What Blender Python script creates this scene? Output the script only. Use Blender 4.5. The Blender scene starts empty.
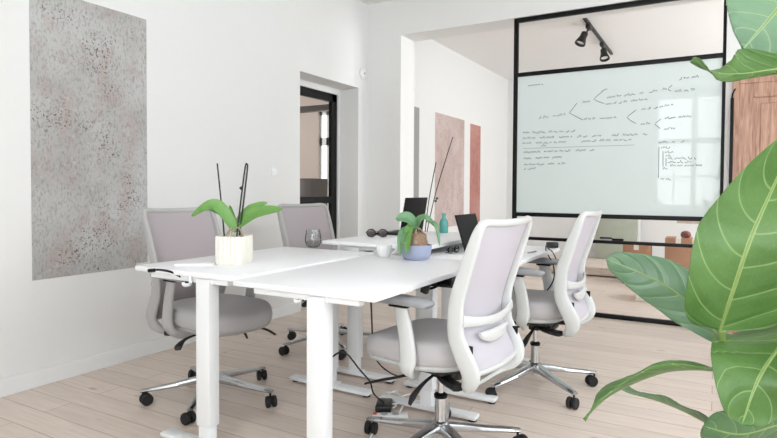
import bpy, bmesh, math, random
from mathutils import Vector, Matrix
random.seed(7)
S = bpy.context.scene
PI = math.pi
# ------------------------------------------------------------ camera
FPX, CX, CY = 570.27, 388.5, 204.99
YAW, PITCH, ROLL = 0.521316, 0.0266539, 0.0054459
CAM = Vector((0, 0, 1.2))
FW = Vector((-math.sin(YAW)*math.cos(PITCH), math.cos(YAW)*math.cos(PITCH), -math.sin(PITCH)))
_r = Vector((math.cos(YAW), math.sin(YAW), 0)); _u = _r.cross(FW)
RT = _r*math.cos(ROLL) + _u*math.sin(ROLL); UP = _u*math.cos(ROLL) - _r*math.sin(ROLL)
cd = bpy.data.cameras.new('camera'); cam = bpy.data.objects.new('camera', cd)
S.collection.objects.link(cam); S.camera = cam
M3 = Matrix((RT, UP, -FW)).transposed()
cam.matrix_world = Matrix.Translation(CAM) @ M3.to_4x4()
cd.sensor_width = 36; cd.lens = FPX/777*36; cd.shift_y = -(219-CY)/777
cd.clip_start = 0.05; cd.clip_end = 200
def ray(x, y): return RT*((x-CX)/FPX) - UP*((y-CY)/FPX) + FW
def P(x, y, d): return CAM + ray(x, y)*d
def onz(x, y, z): q = ray(x, y); return CAM + q*((z-CAM.z)/q.z)
def onx(x, y, X): q = ray(x, y); return CAM + q*(X/q.x)
def ony(x, y, Y): q = ray(x, y); return CAM + q*(Y/q.y)
# ------------------------------------------------------------ world, daylight, exposure
w = bpy.data.worlds.new('sky'); S.world = w; w.use_nodes = True
bg = w.node_tree.nodes['Background']; bg.inputs[0].default_value = (0.80, 0.90, 1.0, 1); bg.inputs[1].default_value = 3.0
S.view_settings.view_transform = 'Standard'; S.view_settings.look = 'None'
S.view_settings.exposure = 0.09; S.view_settings.gamma = 1; S.view_settings.use_curve_mapping = False
def area(name, loc, rot, sx, sy, power, col=(1, 1, 1)):
    l = bpy.data.lights.new(name, 'AREA'); l.shape = 'RECTANGLE'; l.size = sx; l.size_y = sy
    l.energy = power; l.color = col
    o = bpy.data.objects.new(name, l); o.location = loc; o.rotation_euler = rot; S.collection.objects.link(o)
DAY = (0.985, 0.99, 1.0)
RX, BY = 2.5, -1.9          # right wall, back wall
WIN_R = [(-0.9, 0.5), (1.3, 2.7), (3.5, 4.9), (6.7, 8.0), (8.7, 10.0)]
WIN_B = [(-1.15, 0.32), (1.1, 2.2)]
WZ0, WZ1 = 0.85, 3.2
for a, b in WIN_R:
    area('daylight', (RX+0.42, (a+b)/2, (WZ0+WZ1)/2), (0, PI/2, 0), WZ1-WZ0, b-a, (34 if a < 1 else 38) if a < 6 else 100, DAY)
for a, b in WIN_B:
    area('daylight', ((a+b)/2, BY-0.42, (WZ0+WZ1)/2), (PI/2, 0, 0), b-a, WZ1-WZ0, 78 if a < 0 else 56, DAY)
# ------------------------------------------------------------ materials
def nodes(name):
    m = bpy.data.materials.new(name); m.use_nodes = True
    return m, m.node_tree.nodes, m.node_tree.links, m.node_tree.nodes['Principled BSDF']
def s2l(c): return tuple((v/255/12.92 if v/255 <= .04045 else ((v/255+.055)/1.055)**2.4) for v in c)+(1,)
def mat(name, rgb, rough=.5, metal=0, bump=0, scale=60, var=0, coat=0, trans=0, alpha=1):
    m, n, l, b = nodes(name)
    c = s2l(rgb); b.inputs['Base Color'].default_value = c
    b.inputs['Roughness'].default_value = rough; b.inputs['Metallic'].default_value = metal
    b.inputs['Coat Weight'].default_value = coat; b.inputs['Transmission Weight'].default_value = trans
    b.inputs['Alpha'].default_value = alpha
    tc = n.new('ShaderNodeTexCoord'); t = n.new('ShaderNodeTexNoise'); t.inputs['Scale'].default_value = scale
    t.inputs['Detail'].default_value = 4
    l.new(tc.outputs['Object'], t.inputs['Vector'])
    if var:
        mx = n.new('ShaderNodeMix'); mx.data_type = 'RGBA'
        mx.inputs['A'].default_value = tuple(v*(1-var) for v in c[:3])+(1,); mx.inputs['B'].default_value = tuple(min(1, v*(1+var)) for v in c[:3])+(1,)
        l.new(t.outputs['Fac'], mx.inputs['Factor']); l.new(mx.outputs['Result'], b.inputs['Base Color'])
    if bump:
        bp = n.new('ShaderNodeBump'); bp.inputs['Strength'].default_value = bump; bp.inputs['Distance'].default_value = .002
        l.new(t.outputs['Fac'], bp.inputs['Height']); l.new(bp.outputs['Normal'], b.inputs['Normal'])
    return m
WALL = mat('wall_paint', (233, 233, 231), .75, bump=.25, scale=25, var=.012)
CEIL = mat('ceiling_paint', (240, 239, 237), .8, bump=.15, scale=30, var=.01)
TRIM = mat('trim_paint', (236, 237, 236), .4, var=.01)
BLACK = mat('black_metal', (8, 8, 9), .45, var=.1)
BLACK.node_tree.nodes['Principled BSDF'].inputs['Specular IOR Level'].default_value = .25
BPLAS = mat('black_plastic', (20, 20, 21), .42, bump=.1, var=.1)
RUBBER = mat('rubber', (16, 16, 17), .6, var=.1)
DESKW = mat('desk_white', (246, 247, 249), .38, bump=.03, scale=40, var=.006)
STEELW = mat('white_steel', (238, 240, 240), .35, var=.006)
FRAMEH = mat('chair_plastic_darker', (176, 175, 173), .45, bump=.05, scale=200, var=.01)  # darker version of the chair plastic, for the first two chairs
FRAMEG = mat('chair_plastic', (212, 214, 212), .4, bump=.05, scale=200, var=.01)
CHROME = mat('chrome', (205, 207, 208), .13, 1, var=.02)
ALU = mat('polished_aluminium', (190, 192, 194), .22, 1, var=.03)
CERAM = mat('white_ceramic', (244, 244, 242), .15, coat=.4, var=.004)
BLUEPOT = mat('blue_grey_ceramic', (158, 166, 190), .4, bump=.05, scale=50, var=.04)
CREAM = mat('cream_ceramic', (236, 232, 220), .6, bump=.2, scale=90, var=.02)
BARK = mat('bark_substrate', (150, 124, 102), .9, bump=1, scale=70, var=.35)
ROOT = mat('orchid_root', (172, 160, 140), .8, bump=.5, scale=120, var=.2)
STAKE = mat('plant_stake', (34, 34, 34), .5, var=.1)
ORCH = mat('orchid_leaf_green', (104, 152, 74), .35, bump=.15, scale=30, var=.22)
ORCHD = mat('orchid_leaf_dark', (100, 142, 100), .35, bump=.15, scale=30, var=.22)
TEAL = mat('teal_glass', (90, 165, 155), .2, var=.1)
CARD = mat('cardboard', (172, 128, 98), .8, bump=.2, scale=60, var=.06)
GREYW = mat('grey_green_board', (176, 182, 166), .7, var=.04)
PATCHG = mat('plain_grey_panel', (158, 158, 154), .85, bump=.3, scale=20, var=.04)
RED = mat('red_switch', (205, 50, 40), .4, var=.05)
CREAMW = mat('warm_wall_paint', (206, 193, 183), .8, var=.02)
DARKW = mat('dark_brown_wood', (72, 62, 56), .5, var=.2)
CABG = mat('grey_cabinet', (92, 84, 80), .5, var=.08)
LENS = mat('tinted_lens', (40, 14, 14), .25, var=.1)
SCREEN = mat('dark_screen', (16, 16, 18), .5, var=.05)
SCREEN.node_tree.nodes['Principled BSDF'].inputs['Specular IOR Level'].default_value = .2
PAPER = mat('white_paper', (246, 246, 246), .6, var=.005)
def fabric(name, rgb, scale=900, bump=.6, alpha=1, var=.12):
    m = mat(name, rgb, .9, bump=bump, scale=scale, var=var, alpha=alpha)
    m.node_tree.nodes['Principled BSDF'].inputs['Sheen Weight'].default_value = .2
    return m
SEATF = fabric('seat_fabric', (187, 184, 184), 450)
PADG = mat('arm_pad_rubber', (158, 160, 163), .55, bump=.1, var=.04)
def mesh_mat():
    m, n, l, b = nodes('backrest_net')
    b.inputs['Base Color'].default_value = s2l((208, 204, 211)); b.inputs['Roughness'].default_value = .85
    tc = n.new('ShaderNodeTexCoord'); wv = n.new('ShaderNodeTexWave'); wv.bands_direction = 'Z'; wv.inputs['Scale'].default_value = 90
    l.new(tc.outputs['Object'], wv.inputs['Vector'])
    mp = n.new('ShaderNodeMapRange'); mp.inputs['To Min'].default_value = .82; mp.inputs['To Max'].default_value = 1
    l.new(wv.outputs['Fac'], mp.inputs['Value']); l.new(mp.outputs['Result'], b.inputs['Alpha'])
    bp = n.new('ShaderNodeBump'); bp.inputs['Strength'].default_value = .3; bp.inputs['Distance'].default_value = .001
    l.new(wv.outputs['Fac'], bp.inputs['Height']); l.new(bp.outputs['Normal'], b.inputs['Normal'])
    return m
NET = mesh_mat()
NETG = mesh_mat(); NETG.node_tree.nodes['Principled BSDF'].inputs['Base Color'].default_value = s2l((180, 171, 173))  # same net with a darker base colour, first two chairs
def glass_mat(name, col=(1, 1, 1), refl=.06):
    m = bpy.data.materials.new(name); m.use_nodes = True; n = m.node_tree.nodes; l = m.node_tree.links; n.clear()
    o = n.new('ShaderNodeOutputMaterial'); t = n.new('ShaderNodeBsdfTransparent'); g = n.new('ShaderNodeBsdfGlossy'); g.inputs['Roughness'].default_value = .02
    t.inputs[0].default_value = col+(1,); fr = n.new('ShaderNodeLayerWeight'); fr.inputs['Blend'].default_value = .12
    mx = n.new('ShaderNodeMixShader'); ad = n.new('ShaderNodeMath'); ad.operation = 'ADD'; ad.inputs[1].default_value = refl*.3
    l.new(fr.outputs['Fresnel'], ad.inputs[0]); l.new(ad.outputs[0], mx.inputs[0]); l.new(t.outputs[0], mx.inputs[1]); l.new(g.outputs[0], mx.inputs[2]); l.new(mx.outputs[0], o.inputs[0])
    return m
GLASS = glass_mat('clear_glass')
def ramp(n, stops):
    r = n.new('ShaderNodeValToRGB'); e = r.color_ramp.elements
    e[0].position, e[0].color = stops[0][0], stops[0][1]; e[1].position, e[1].color = stops[-1][0], stops[-1][1]
    for p, c in stops[1:-1]:
        k = e.new(p); k.color = c
    return r
def floor_mat():
    m, n, l, b = nodes('whitewashed_pine')
    tc = n.new('ShaderNodeTexCoord'); br = n.new('ShaderNodeTexBrick')
    br.inputs['Scale'].default_value = 1; br.inputs['Brick Width'].default_value = 3.1; br.inputs['Row Height'].default_value = .155
    br.inputs['Mortar Size'].default_value = .0016; br.inputs['Mortar Smooth'].default_value = .2; br.offset = .37; br.inputs['Bias'].default_value = 0
    br.inputs['Color1'].default_value = s2l((229, 214, 201)); br.inputs['Color2'].default_value = s2l((217, 202, 189)); br.inputs['Mortar'].default_value = s2l((140, 116, 98))
    l.new(tc.outputs['Object'], br.inputs['Vector'])
    mp = n.new('ShaderNodeMapping'); mp.inputs['Scale'].default_value = (1.2, 16, 1); l.new(tc.outputs['Object'], mp.inputs['Vector'])
    no = n.new('ShaderNodeTexNoise'); no.inputs['Scale'].default_value = 3; no.inputs['Detail'].default_value = 6; no.inputs['Distortion'].default_value = .6
    l.new(mp.outputs[0], no.inputs['Vector'])
    r = ramp(n, [(.3, (.90, .88, .86, 1)), (.7, (1.04, 1.04, 1.05, 1))]); l.new(no.outputs['Fac'], r.inputs[0])
    mx = n.new('ShaderNodeMix'); mx.data_type = 'RGBA'; mx.blend_type = 'MULTIPLY'; mx.inputs['Factor'].default_value = 1
    l.new(br.outputs['Color'], mx.inputs['A']); l.new(r.outputs[0], mx.inputs['B'])
    mk = n.new('ShaderNodeMapping'); mk.inputs['Scale'].default_value = (2.6, 6.0, 1); l.new(tc.outputs['Object'], mk.inputs['Vector'])
    vo = n.new('ShaderNodeTexVoronoi'); vo.inputs['Scale'].default_value = 1.0; l.new(mk.outputs[0], vo.inputs['Vector'])
    rk = ramp(n, [(.0, (1, 1, 1, 1)), (.055, (.75, .75, .75, 1)), (.12, (0, 0, 0, 1))]); l.new(vo.outputs['Distance'], rk.inputs[0])
    m2 = n.new('ShaderNodeMix'); m2.data_type = 'RGBA'; m2.inputs['B'].default_value = s2l((158, 120, 92))
    mm = n.new('ShaderNodeMath'); mm.operation = 'MULTIPLY'; mm.inputs[1].default_value = .6
    l.new(rk.outputs[0], mm.inputs[0]); l.new(mm.outputs[0], m2.inputs['Factor']); l.new(mx.outputs['Result'], m2.inputs['A']); l.new(m2.outputs['Result'], b.inputs['Base Color'])
    b.inputs['Roughness'].default_value = .38
    bp = n.new('ShaderNodeBump'); bp.inputs['Strength'].default_value = .15; bp.inputs['Distance'].default_value = .002
    l.new(br.outputs['Fac'], bp.inputs['Height']); bp.invert = True; l.new(bp.outputs['Normal'], b.inputs['Normal'])
    return m
FLOOR = floor_mat()
def plaster(name, base, light, dark, spot, thr=.62, spotamt=.8):
    m, n, l, b = nodes(name); b.inputs['Roughness'].default_value = .9
    tc = n.new('ShaderNodeTexCoord')
    def noise(s, det=6, dist=0, sc=(1, 1, 1)):
        mp = n.new('ShaderNodeMapping'); mp.inputs['Scale'].default_value = sc; l.new(tc.outputs['Object'], mp.inputs['Vector'])
        t = n.new('ShaderNodeTexNoise'); t.inputs['Scale'].default_value = s; t.inputs['Detail'].default_value = det; t.inputs['Distortion'].default_value = dist
        l.new(mp.outputs[0], t.inputs['Vector']); return t.outputs['Fac']
    r1 = ramp(n, [(.35, base), (.65, light)]); l.new(noise(2.2), r1.inputs[0])
    def layer(prev, fac, col, amt):
        mx = n.new('ShaderNodeMix'); mx.data_type = 'RGBA'; mx.inputs['B'].default_value = col
        k = n.new('ShaderNodeMath'); k.operation = 'MULTIPLY'; k.inputs[1].default_value = amt; l.new(fac, k.inputs[0]); l.new(k.outputs[0], mx.inputs['Factor'])
        l.new(prev, mx.inputs['A']); return mx.outputs['Result']
    W, K = (1, 1, 1, 1), (0, 0, 0, 1)
    ra = ramp(n, [(.50, K), (.68, W)]); l.new(noise(80, 12, .15, (1, 1, .5)), ra.inputs[0])
    rp = ramp(n, [(.5, K), (.62, W)]); l.new(noise(7, 8, .4, (1, 1, .7)), rp.inputs[0]); c0 = layer(r1.outputs[0], rp.outputs[0], s2l((176, 156, 150)), .4)
    c = layer(c0, ra.outputs[0], dark, .5)
    rb = ramp(n, [(.60, K), (.68, W)]); l.new(noise(30, 9, .3), rb.inputs[0]); c = layer(c, rb.outputs[0], light, .5)
    rc = ramp(n, [(thr, K), (thr+.03, W)]); l.new(noise(75, 4, .4), rc.inputs[0])
    rd = ramp(n, [(.50, K), (.60, W)]); l.new(noise(3.5, 3), rd.inputs[0])
    ml = n.new('ShaderNodeMath'); ml.operation = 'MULTIPLY'; l.new(rc.outputs[0], ml.inputs[0]); l.new(rd.outputs[0], ml.inputs[1])
    c = layer(c, ml.outputs[0], spot, spotamt); l.new(c, b.inputs['Base Color'])
    bp = n.new('ShaderNodeBump'); bp.inputs['Strength'].default_value = .5; bp.inputs['Distance'].default_value = .003
    l.new(ra.outputs[0], bp.inputs['Height']); l.new(bp.outputs['Normal'], b.inputs['Normal'])
    return m
PL1 = plaster('exposed_grey_plaster', s2l((170, 168, 164)), s2l((194, 195, 193)), s2l((128, 120, 114)), s2l((88, 58, 52)), .585)
PL2 = plaster('exposed_pink_plaster', s2l((192, 172, 165)), s2l((208, 192, 186)), s2l((160, 132, 124)), s2l((150, 110, 100)))
PL3 = plaster('exposed_red_plaster', s2l((178, 118, 108)), s2l((196, 146, 136)), s2l((150, 92, 84)), s2l((120, 60, 55)))
def wood_mat():
    m, n, l, b = nodes('reddish_oak'); b.inputs['Roughness'].default_value = .42
    tc = n.new('ShaderNodeTexCoord'); mp = n.new('ShaderNodeMapping'); mp.inputs['Scale'].default_value = (14, 14, 1.3); l.new(tc.outputs['Object'], mp.inputs['Vector'])
    no = n.new('ShaderNodeTexNoise'); no.inputs['Scale'].default_value = 2.5; no.inputs['Detail'].default_value = 8; no.inputs['Distortion'].default_value = 1.6
    l.new(mp.outputs[0], no.inputs['Vector'])
    r = ramp(n, [(.3, s2l((140, 100, 80))), (.5, s2l((180, 138, 114))), (.72, s2l((200, 162, 138)))]); l.new(no.outputs['Fac'], r.inputs[0]); l.new(r.outputs[0], b.inputs['Base Color'])
    return m
OAK = wood_mat()
def board_mat():
    m, n, l, b = nodes('mint_glass_board')
    b.inputs['Base Color'].default_value = s2l((218, 228, 225)); b.inputs['Roughness'].default_value = .5
    b.inputs['Specular IOR Level'].default_value = .1; b.inputs['Coat Weight'].default_value = .5; b.inputs['Coat Roughness'].default_value = .015
    return m
BOARD = board_mat()
def leaf_mat(name, base, alt, vein, nlat=7, rough=.38):
    m, n, l, b = nodes(name); b.inputs['Roughness'].default_value = rough
    uv = n.new('ShaderNodeUVMap'); uv.uv_map = 'UVMap'; sp = n.new('ShaderNodeSeparateXYZ'); l.new(uv.outputs[0], sp.inputs[0])
    def M(op, a, bb=None, c=None):
        k = n.new('ShaderNodeMath'); k.operation = op
        for i, v in enumerate((a, bb, c)):
            if v is None: continue
            if isinstance(v, (int, float)): k.inputs[i].default_value = v
            else: l.new(v, k.inputs[i])
        return k.outputs[0]
    au = M('ABSOLUTE', M('SUBTRACT', sp.outputs[0], .5)); au = M('MULTIPLY', au, 2)
    mid = M('LESS_THAN', au, .035)
    sgn = M('GREATER_THAN', sp.outputs[0], .5)
    lat = M('ADD', M('SUBTRACT', sp.outputs[1], M('MULTIPLY', M('POWER', au, 1.5), .22)), M('MULTIPLY', sgn, .05))
    fr = M('FRACT', M('MULTIPLY', lat, nlat)); d = M('ABSOLUTE', M('SUBTRACT', fr, .5))
    la = M('MAXIMUM', M('SUBTRACT', 1, M('MULTIPLY', d, 22)), 0)
    vo = n.new('ShaderNodeTexVoronoi'); vo.feature = 'DISTANCE_TO_EDGE'; vo.inputs['Scale'].default_value = 26; l.new(uv.outputs[0], vo.inputs['Vector'])
    vs = M('MULTIPLY', M('LESS_THAN', vo.outputs['Distance'], .03), .10)
    f = M('MAXIMUM', mid, M('MAXIMUM', M('MULTIPLY', la, .8), vs))
    tc = n.new('ShaderNodeTexCoord'); no = n.new('ShaderNodeTexNoise'); no.inputs['Scale'].default_value = 9; l.new(tc.outputs['Object'], no.inputs['Vector'])
    r = ramp(n, [(.35, s2l(base)), (.65, s2l(alt))]); l.new(no.outputs['Fac'], r.inputs[0])
    mx = n.new('ShaderNodeMix'); mx.data_type = 'RGBA'; l.new(f, mx.inputs['Factor']); l.new(r.outputs[0], mx.inputs['A']); mx.inputs['B'].default_value = s2l(vein)
    l.new(mx.outputs['Result'], b.inputs['Base Color'])
    bp = n.new('ShaderNodeBump'); bp.inputs['Strength'].default_value = .35; bp.inputs['Distance'].default_value = .004
    sm = M('MINIMUM', M('MULTIPLY', d, 4), 1.0); l.new(sm, bp.inputs['Height']); l.new(bp.outputs['Normal'], b.inputs['Normal'])
    b.inputs['Subsurface Weight'].default_value = 0
    # thin-leaf translucency
    o = n['Material Output']; tr = n.new('ShaderNodeBsdfTranslucent'); l.new(mx.outputs['Result'], tr.inputs[0])
    ms = n.new('ShaderNodeMixShader'); ms.inputs[0].default_value = .22; l.new(b.outputs[0], ms.inputs[1]); l.new(tr.outputs[0], ms.inputs[2]); l.new(ms.outputs[0], o.inputs[0])
    return m
FIG = leaf_mat('fig_leaf', (78, 116, 54), (96, 134, 70), (148, 176, 112), 6)
FIGP = leaf_mat('fig_leaf_pale', (98, 134, 100), (122, 156, 122), (158, 184, 140), 6)
FIGD = leaf_mat('fig_leaf_deep', (78, 118, 76), (96, 136, 90), (146, 174, 124), 6)
STEM = mat('fig_stem', (128, 150, 84), .5, bump=.3, scale=40, var=.12)
# ------------------------------------------------------------ mesh helpers
def link(name, bm, m, parent=None, smooth=True, angle=40, mats=None):
    me = bpy.data.meshes.new(name)
    bmesh.ops.recalc_face_normals(bm, faces=bm.faces[:])
    bm.to_mesh(me); bm.free()
    for mm in (mats or [m]): me.materials.append(mm)
    if smooth:
        for p in me.polygons: p.use_smooth = True
        me.set_sharp_from_angle(angle=math.radians(angle))
    o = bpy.data.objects.new(name, me); S.collection.objects.link(o)
    if parent: o.parent = parent
    return o
def box(bm, c, s, bev=0, rot=None, seg=2):
    t = bmesh.new(); bmesh.ops.create_cube(t, size=1)
    for v in t.verts: v.co = Vector((v.co.x*s[0], v.co.y*s[1], v.co.z*s[2]))
    if bev: bmesh.ops.bevel(t, geom=t.edges[:], offset=bev, segments=seg, affect='EDGES', profile=.5)
    R = rot.to_4x4() if rot else Matrix.Identity(4)
    bmesh.ops.transform(t, matrix=Matrix.Translation(Vector(c)) @ R, verts=t.verts)
    merge(bm, t)
def merge(bm, t, mi=0):
    me = bpy.data.meshes.new('tmp'); t.to_mesh(me); t.free()
    n0 = len(bm.faces); bm.from_mesh(me); bpy.data.meshes.remove(me)
    if mi:
        bm.faces.ensure_lookup_table()
        for f in bm.faces[n0:]: f.material_index = mi
def b2(bm, lo, hi, bev=0):
    box(bm, [(a+b)/2 for a, b in zip(lo, hi)], [abs(b-a) for a, b in zip(lo, hi)], bev)
def cr(pts, n, closed=False):
    """Catmull-Rom resample of tuples of any length"""
    N = len(pts); out = []
    segs = N if closed else N-1
    for i in range(segs):
        g = lambda k: pts[k % N] if closed else pts[max(0, min(N-1, k))]
        a, b, c, d = g(i-1), g(i), g(i+1), g(i+2)
        for j in range(n):
            t = j/n
            out.append(tuple(.5*(2*q+(r-p)*t+(2*p-5*q+4*r-s)*t*t+(3*q-p-3*r+s)*t**3) for p, q, r, s in zip(a, b, c, d)))
    if not closed: out.append(tuple(pts[-1]))
    return out
def sweep(bm, pts, ref, closed=False, n=10, e=1.0):
    """pts: (x,y,z,a,b[,refx,refy,refz]); a along ref, b across"""
    N = len(pts); rings = []
    for i, p in enumerate(pts):
        c = Vector(p[:3])
        q0 = Vector(pts[(i-1) % N if closed else max(0, i-1)][:3]); q1 = Vector(pts[(i+1) % N if closed else min(N-1, i+1)][:3])
        t = (q1-q0).normalized(); rf = Vector(p[5:8]) if len(p) > 5 else Vector(ref)
        s = (rf-t*rf.dot(t))
        if s.length < 1e-4: s = t.orthogonal()
        s.normalize(); k = t.cross(s)
        ring = []
        for j in range(n):
            th = 2*PI*j/n; cc, ss = math.cos(th), math.sin(th)
            cc = math.copysign(abs(cc)**e, cc); ss = math.copysign(abs(ss)**e, ss)
            ring.append(bm.verts.new(c+s*p[3]*cc+k*p[4]*ss))
        rings.append(ring)
    for i in range(N if closed else N-1):
        a, b = rings[i], rings[(i+1) % N]
        for j in range(n): bm.faces.new((a[j], a[(j+1) % n], b[(j+1) % n], b[j]))
    if not closed:
        bm.faces.new(rings[0][::-1]); bm.faces.new(rings[-1])
def tube(bm, pts, r, n=8, sm=6, closed=False):
    if sm > 1 and len(pts) > 2: pts = cr([tuple(p) for p in pts], sm, closed)
    sweep(bm, [tuple(p)+(r, r) for p in pts], (.13, .27, .95), closed, n)
def lathe(bm, prof, c=(0, 0, 0), n=24, axis=None, capb=True, capt=True, sq=0):
    rings = []
    for r, z in prof:
        ring = []
        for j in range(n):
            th = 2*PI*j/n; cc, ss = math.cos(th), math.sin(th)
            rr = r
            if sq: rr = r/((abs(cc)**sq+abs(ss)**sq)**(1/sq))
            v = Vector((rr*cc, rr*ss, z))
            if axis: v = axis @ v
            ring.append(bm.verts.new(v+Vector(c)))
        rings.append(ring)
    for a, b in zip(rings, rings[1:]):
        for j in range(n): bm.faces.new((a[j], a[(j+1) % n], b[(j+1) % n], b[j]))
    if capb: bm.faces.new(rings[0][::-1])
    if capt: bm.faces.new(rings[-1])
def grid(bm, fn, nu, nv, thick=0, uv=False):
    """fn(u,v)->(Vector point, Vector normal)"""
    ul = bm.loops.layers.uv.new('UVMap') if uv else None
    sides = []
    for sgn in ((1, -1) if thick else (0,)):
        g = []
        for i in range(nu+1):
            row = []
            for j in range(nv+1):
                p, nn = fn(i/nu, j/nv); row.append(bm.verts.new(p+nn*(sgn*thick/2)))
            g.append(row)
        sides.append(g)
    def face(vs, uvs):
        try: f = bm.faces.new(vs)
        except ValueError: return
        if ul:
            for lp, q in zip(f.loops, uvs): lp[ul].uv = q
    for g in sides:
        for i in range(nu):
            for j in range(nv):
                q = [(i/nu, j/nv), ((i+1)/nu, j/nv), ((i+1)/nu, (j+1)/nv), (i/nu, (j+1)/nv)]
                face((g[i][j], g[i+1][j], g[i+1][j+1], g[i][j+1]), q)
    if thick:
        A, B = sides
        edge = [(i, 0) for i in range(nu)]+[(nu, j) for j in range(nv)]+[(i, nv) for i in range(nu, 0, -1)]+[(0, j) for j in range(nv, 0, -1)]
        for (i, j), (k, m_) in zip(edge, edge[1:]+edge[:1]):
            q = [(i/nu, j/nv), (k/nu, m_/nv), (k/nu, m_/nv), (i/nu, j/nv)]
            face((A[i][j], A[k][m_], B[k][m_], B[i][j]), q)
def thing(name, label, cat, loc=(0, 0, 0), rz=0, group=None):
    o = bpy.data.objects.new(name, None); o.empty_display_size = .05; S.collection.objects.link(o)
    o.location = loc; o.rotation_euler = (0, 0, rz); o['label'] = label; o['category'] = cat
    if group: o['group'] = group
    return o
def tag(o, label, cat, group=None):
    o['label'] = label; o['category'] = cat
    if group: o['group'] = group
    return o
def struct(name, bm, m, parent=None, smooth=False):
    o = link(name, bm, m, parent, smooth)
    if not parent: o['kind'] = 'structure'
    return o
def shift_origin(o, loc):
    loc = Vector(loc); o.data.transform(Matrix.Translation(-loc)); o.location = loc; return o
# ------------------------------------------------------------ room shell
XL, CZ, YB, YP, TP = -3.54, 3.34, 10.8, 5.65, .33
NY0, NY1, NZ = 4.417, 5.468, 2.353
bm = bmesh.new(); b2(bm, (XL-.3, BY-.3, -.1), (RX+.3, YB+.3, 0)); struct('floor', bm, FLOOR)
bm = bmesh.new(); b2(bm, (XL-.3, BY-.3, CZ), (RX+.3, YB+.3, CZ+.15)); struct('ceiling', bm, CEIL)
bm = bmesh.new()     # left wall with the door niche
b2(bm, (XL-.3, BY-.3, 0), (XL, NY0, CZ)); b2(bm, (XL-.3, NY1, 0), (XL, YB+.3, CZ)); b2(bm, (XL-.3, NY0, NZ), (XL, NY1, CZ))
struct('wall_left', bm, WALL)
bm = bmesh.new()     # dividing wall: pier, header, part right of the glazed screen
PX = -3.095; PR = .055
b2(bm, (XL, YP, 0), (PX, YP+TP, CZ)); b2(bm, (PX, YP, 2.935), (PR, YP+TP, CZ)); b2(bm, (PR, YP, 0), (RX, YP+TP, CZ))
struct('wall_dividing', bm, WALL)
bm = bmesh.new(); b2(bm, (XL, YB, 0), (RX, YB+.3, CZ)); struct('wall_far', bm, WALL)
def wall_windows(name, spans, along_y):
    bm = bmesh.new()
    lo, hi = (BY-.3, YB+.3) if along_y else (XL-.3, RX+.3)
    def bb(a, b, z0, z1):
        if along_y: b2(bm, (RX, a, z0), (RX+.3, b, z1))
        else: b2(bm, (a, BY-.3, z0), (b, BY, z1))
    prev = lo
    for a, b in spans:
        bb(prev, a, 0, CZ); bb(a, b, 0, WZ0); bb(a, b, WZ1, CZ); prev = b
    bb(prev, hi, 0, CZ); struct(name, bm, WALL)
wall_windows('wall_right', WIN_R, True); wall_windows('wall_back', WIN_B, False)
k = 0
for spans, ay in ((WIN_R, True), (WIN_B, False)):
    for a, b in spans:
        k += 1; bm = bmesh.new()
        def bar(a0, a1, z0, z1):
            if ay: b2(bm, (RX+.16, a0, z0), (RX+.23, a1, z1))
            else: b2(bm, (a0, BY-.23, z0), (a1, BY-.16, z1))
        c = (a+b)/2
        bar(a, a+.06, WZ0, WZ1); bar(b-.06, b, WZ0, WZ1); bar(a, b, WZ0, WZ0+.07); bar(a, b, WZ1-.06, WZ1); bar(c-.05, c+.05, WZ0, WZ1); bar(a, b, 2.2, 2.3)
        for q in ((a+c)/2, (b+c)/2): bar(q-.012, q+.012, WZ0, 2.2)
        bar(a, b, 1.5, 1.525)
        fo = struct('window_%d' % k, bm, TRIM)
bm = bmesh.new(); b2(bm, (XL, BY, 0), (XL+.018, NY0, .1), .003); b2(bm, (XL, NY1, 0), (XL+.018, YP, .1), .003); b2(bm, (XL, YP+TP, 0), (XL+.018, YB, .1), .003)
struct('baseboard_left', bm, TRIM)
bm = bmesh.new(); b2(bm, (XL+.018, YP-.018, 0), (PX, YP, .1), .003); b2(bm, (PR+1.25, YP-.018, 0), (RX, YP, .1), .003); struct('baseboard_dividing', bm, TRIM)
bm = bmesh.new(); b2(bm, (XL+.018, YB-.018, 0), (RX, YB, .1), .003); struct('baseboard_far', bm, TRIM)
# ------------------------------------------------------------ adjoining room behind the glazed door
R3X, R3Y0, R3Y1 = -7.6, 3.6, 8.2
wa, wb = ony(318, 150, R3Y1).x, ony(335, 150, R3Y1).x
wz1, wz0 = ony(320, 111, R3Y1).z, .5
bm = bmesh.new(); b2(bm, (R3X, R3Y0, -.1), (XL-.3, R3Y1+.2, 0)); struct('floor_adjoining', bm, FLOOR)
bm = bmesh.new(); b2(bm, (R3X, R3Y0, 3.2), (XL-.3, R3Y1+.2, 3.3)); struct('ceiling_adjoining', bm, CEIL)
bm = bmesh.new()
b2(bm, (R3X-.2, R3Y0, 0), (R3X, R3Y1+.2, 3.2)); b2(bm, (R3X, R3Y0-.2, 0), (XL-.3, R3Y0, 3.2))
b2(bm, (R3X, R3Y1, 0), (wa, R3Y1+.2, 3.2)); b2(bm, (wb, R3Y1, 0), (XL-.3, R3Y1+.2, 3.2)); b2(bm, (wa, R3Y1, 0), (wb, R3Y1+.2, wz0)); b2(bm, (wa, R3Y1, wz1), (wb, R3Y1+.2, 3.2))
struct('wall_adjoining', bm, CREAMW)
bm = bmesh.new(); wc = (wa+wb)/2
b2(bm, (wa, R3Y1+.05, wz0), (wa+.05, R3Y1+.1, wz1)); b2(bm, (wb-.05, R3Y1+.05, wz0), (wb, R3Y1+.1, wz1)); b2(bm, (wc-.04, R3Y1+.05, wz0), (wc+.04, R3Y1+.1, wz1))
zt = ony(322, 141, R3Y1).z
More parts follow.
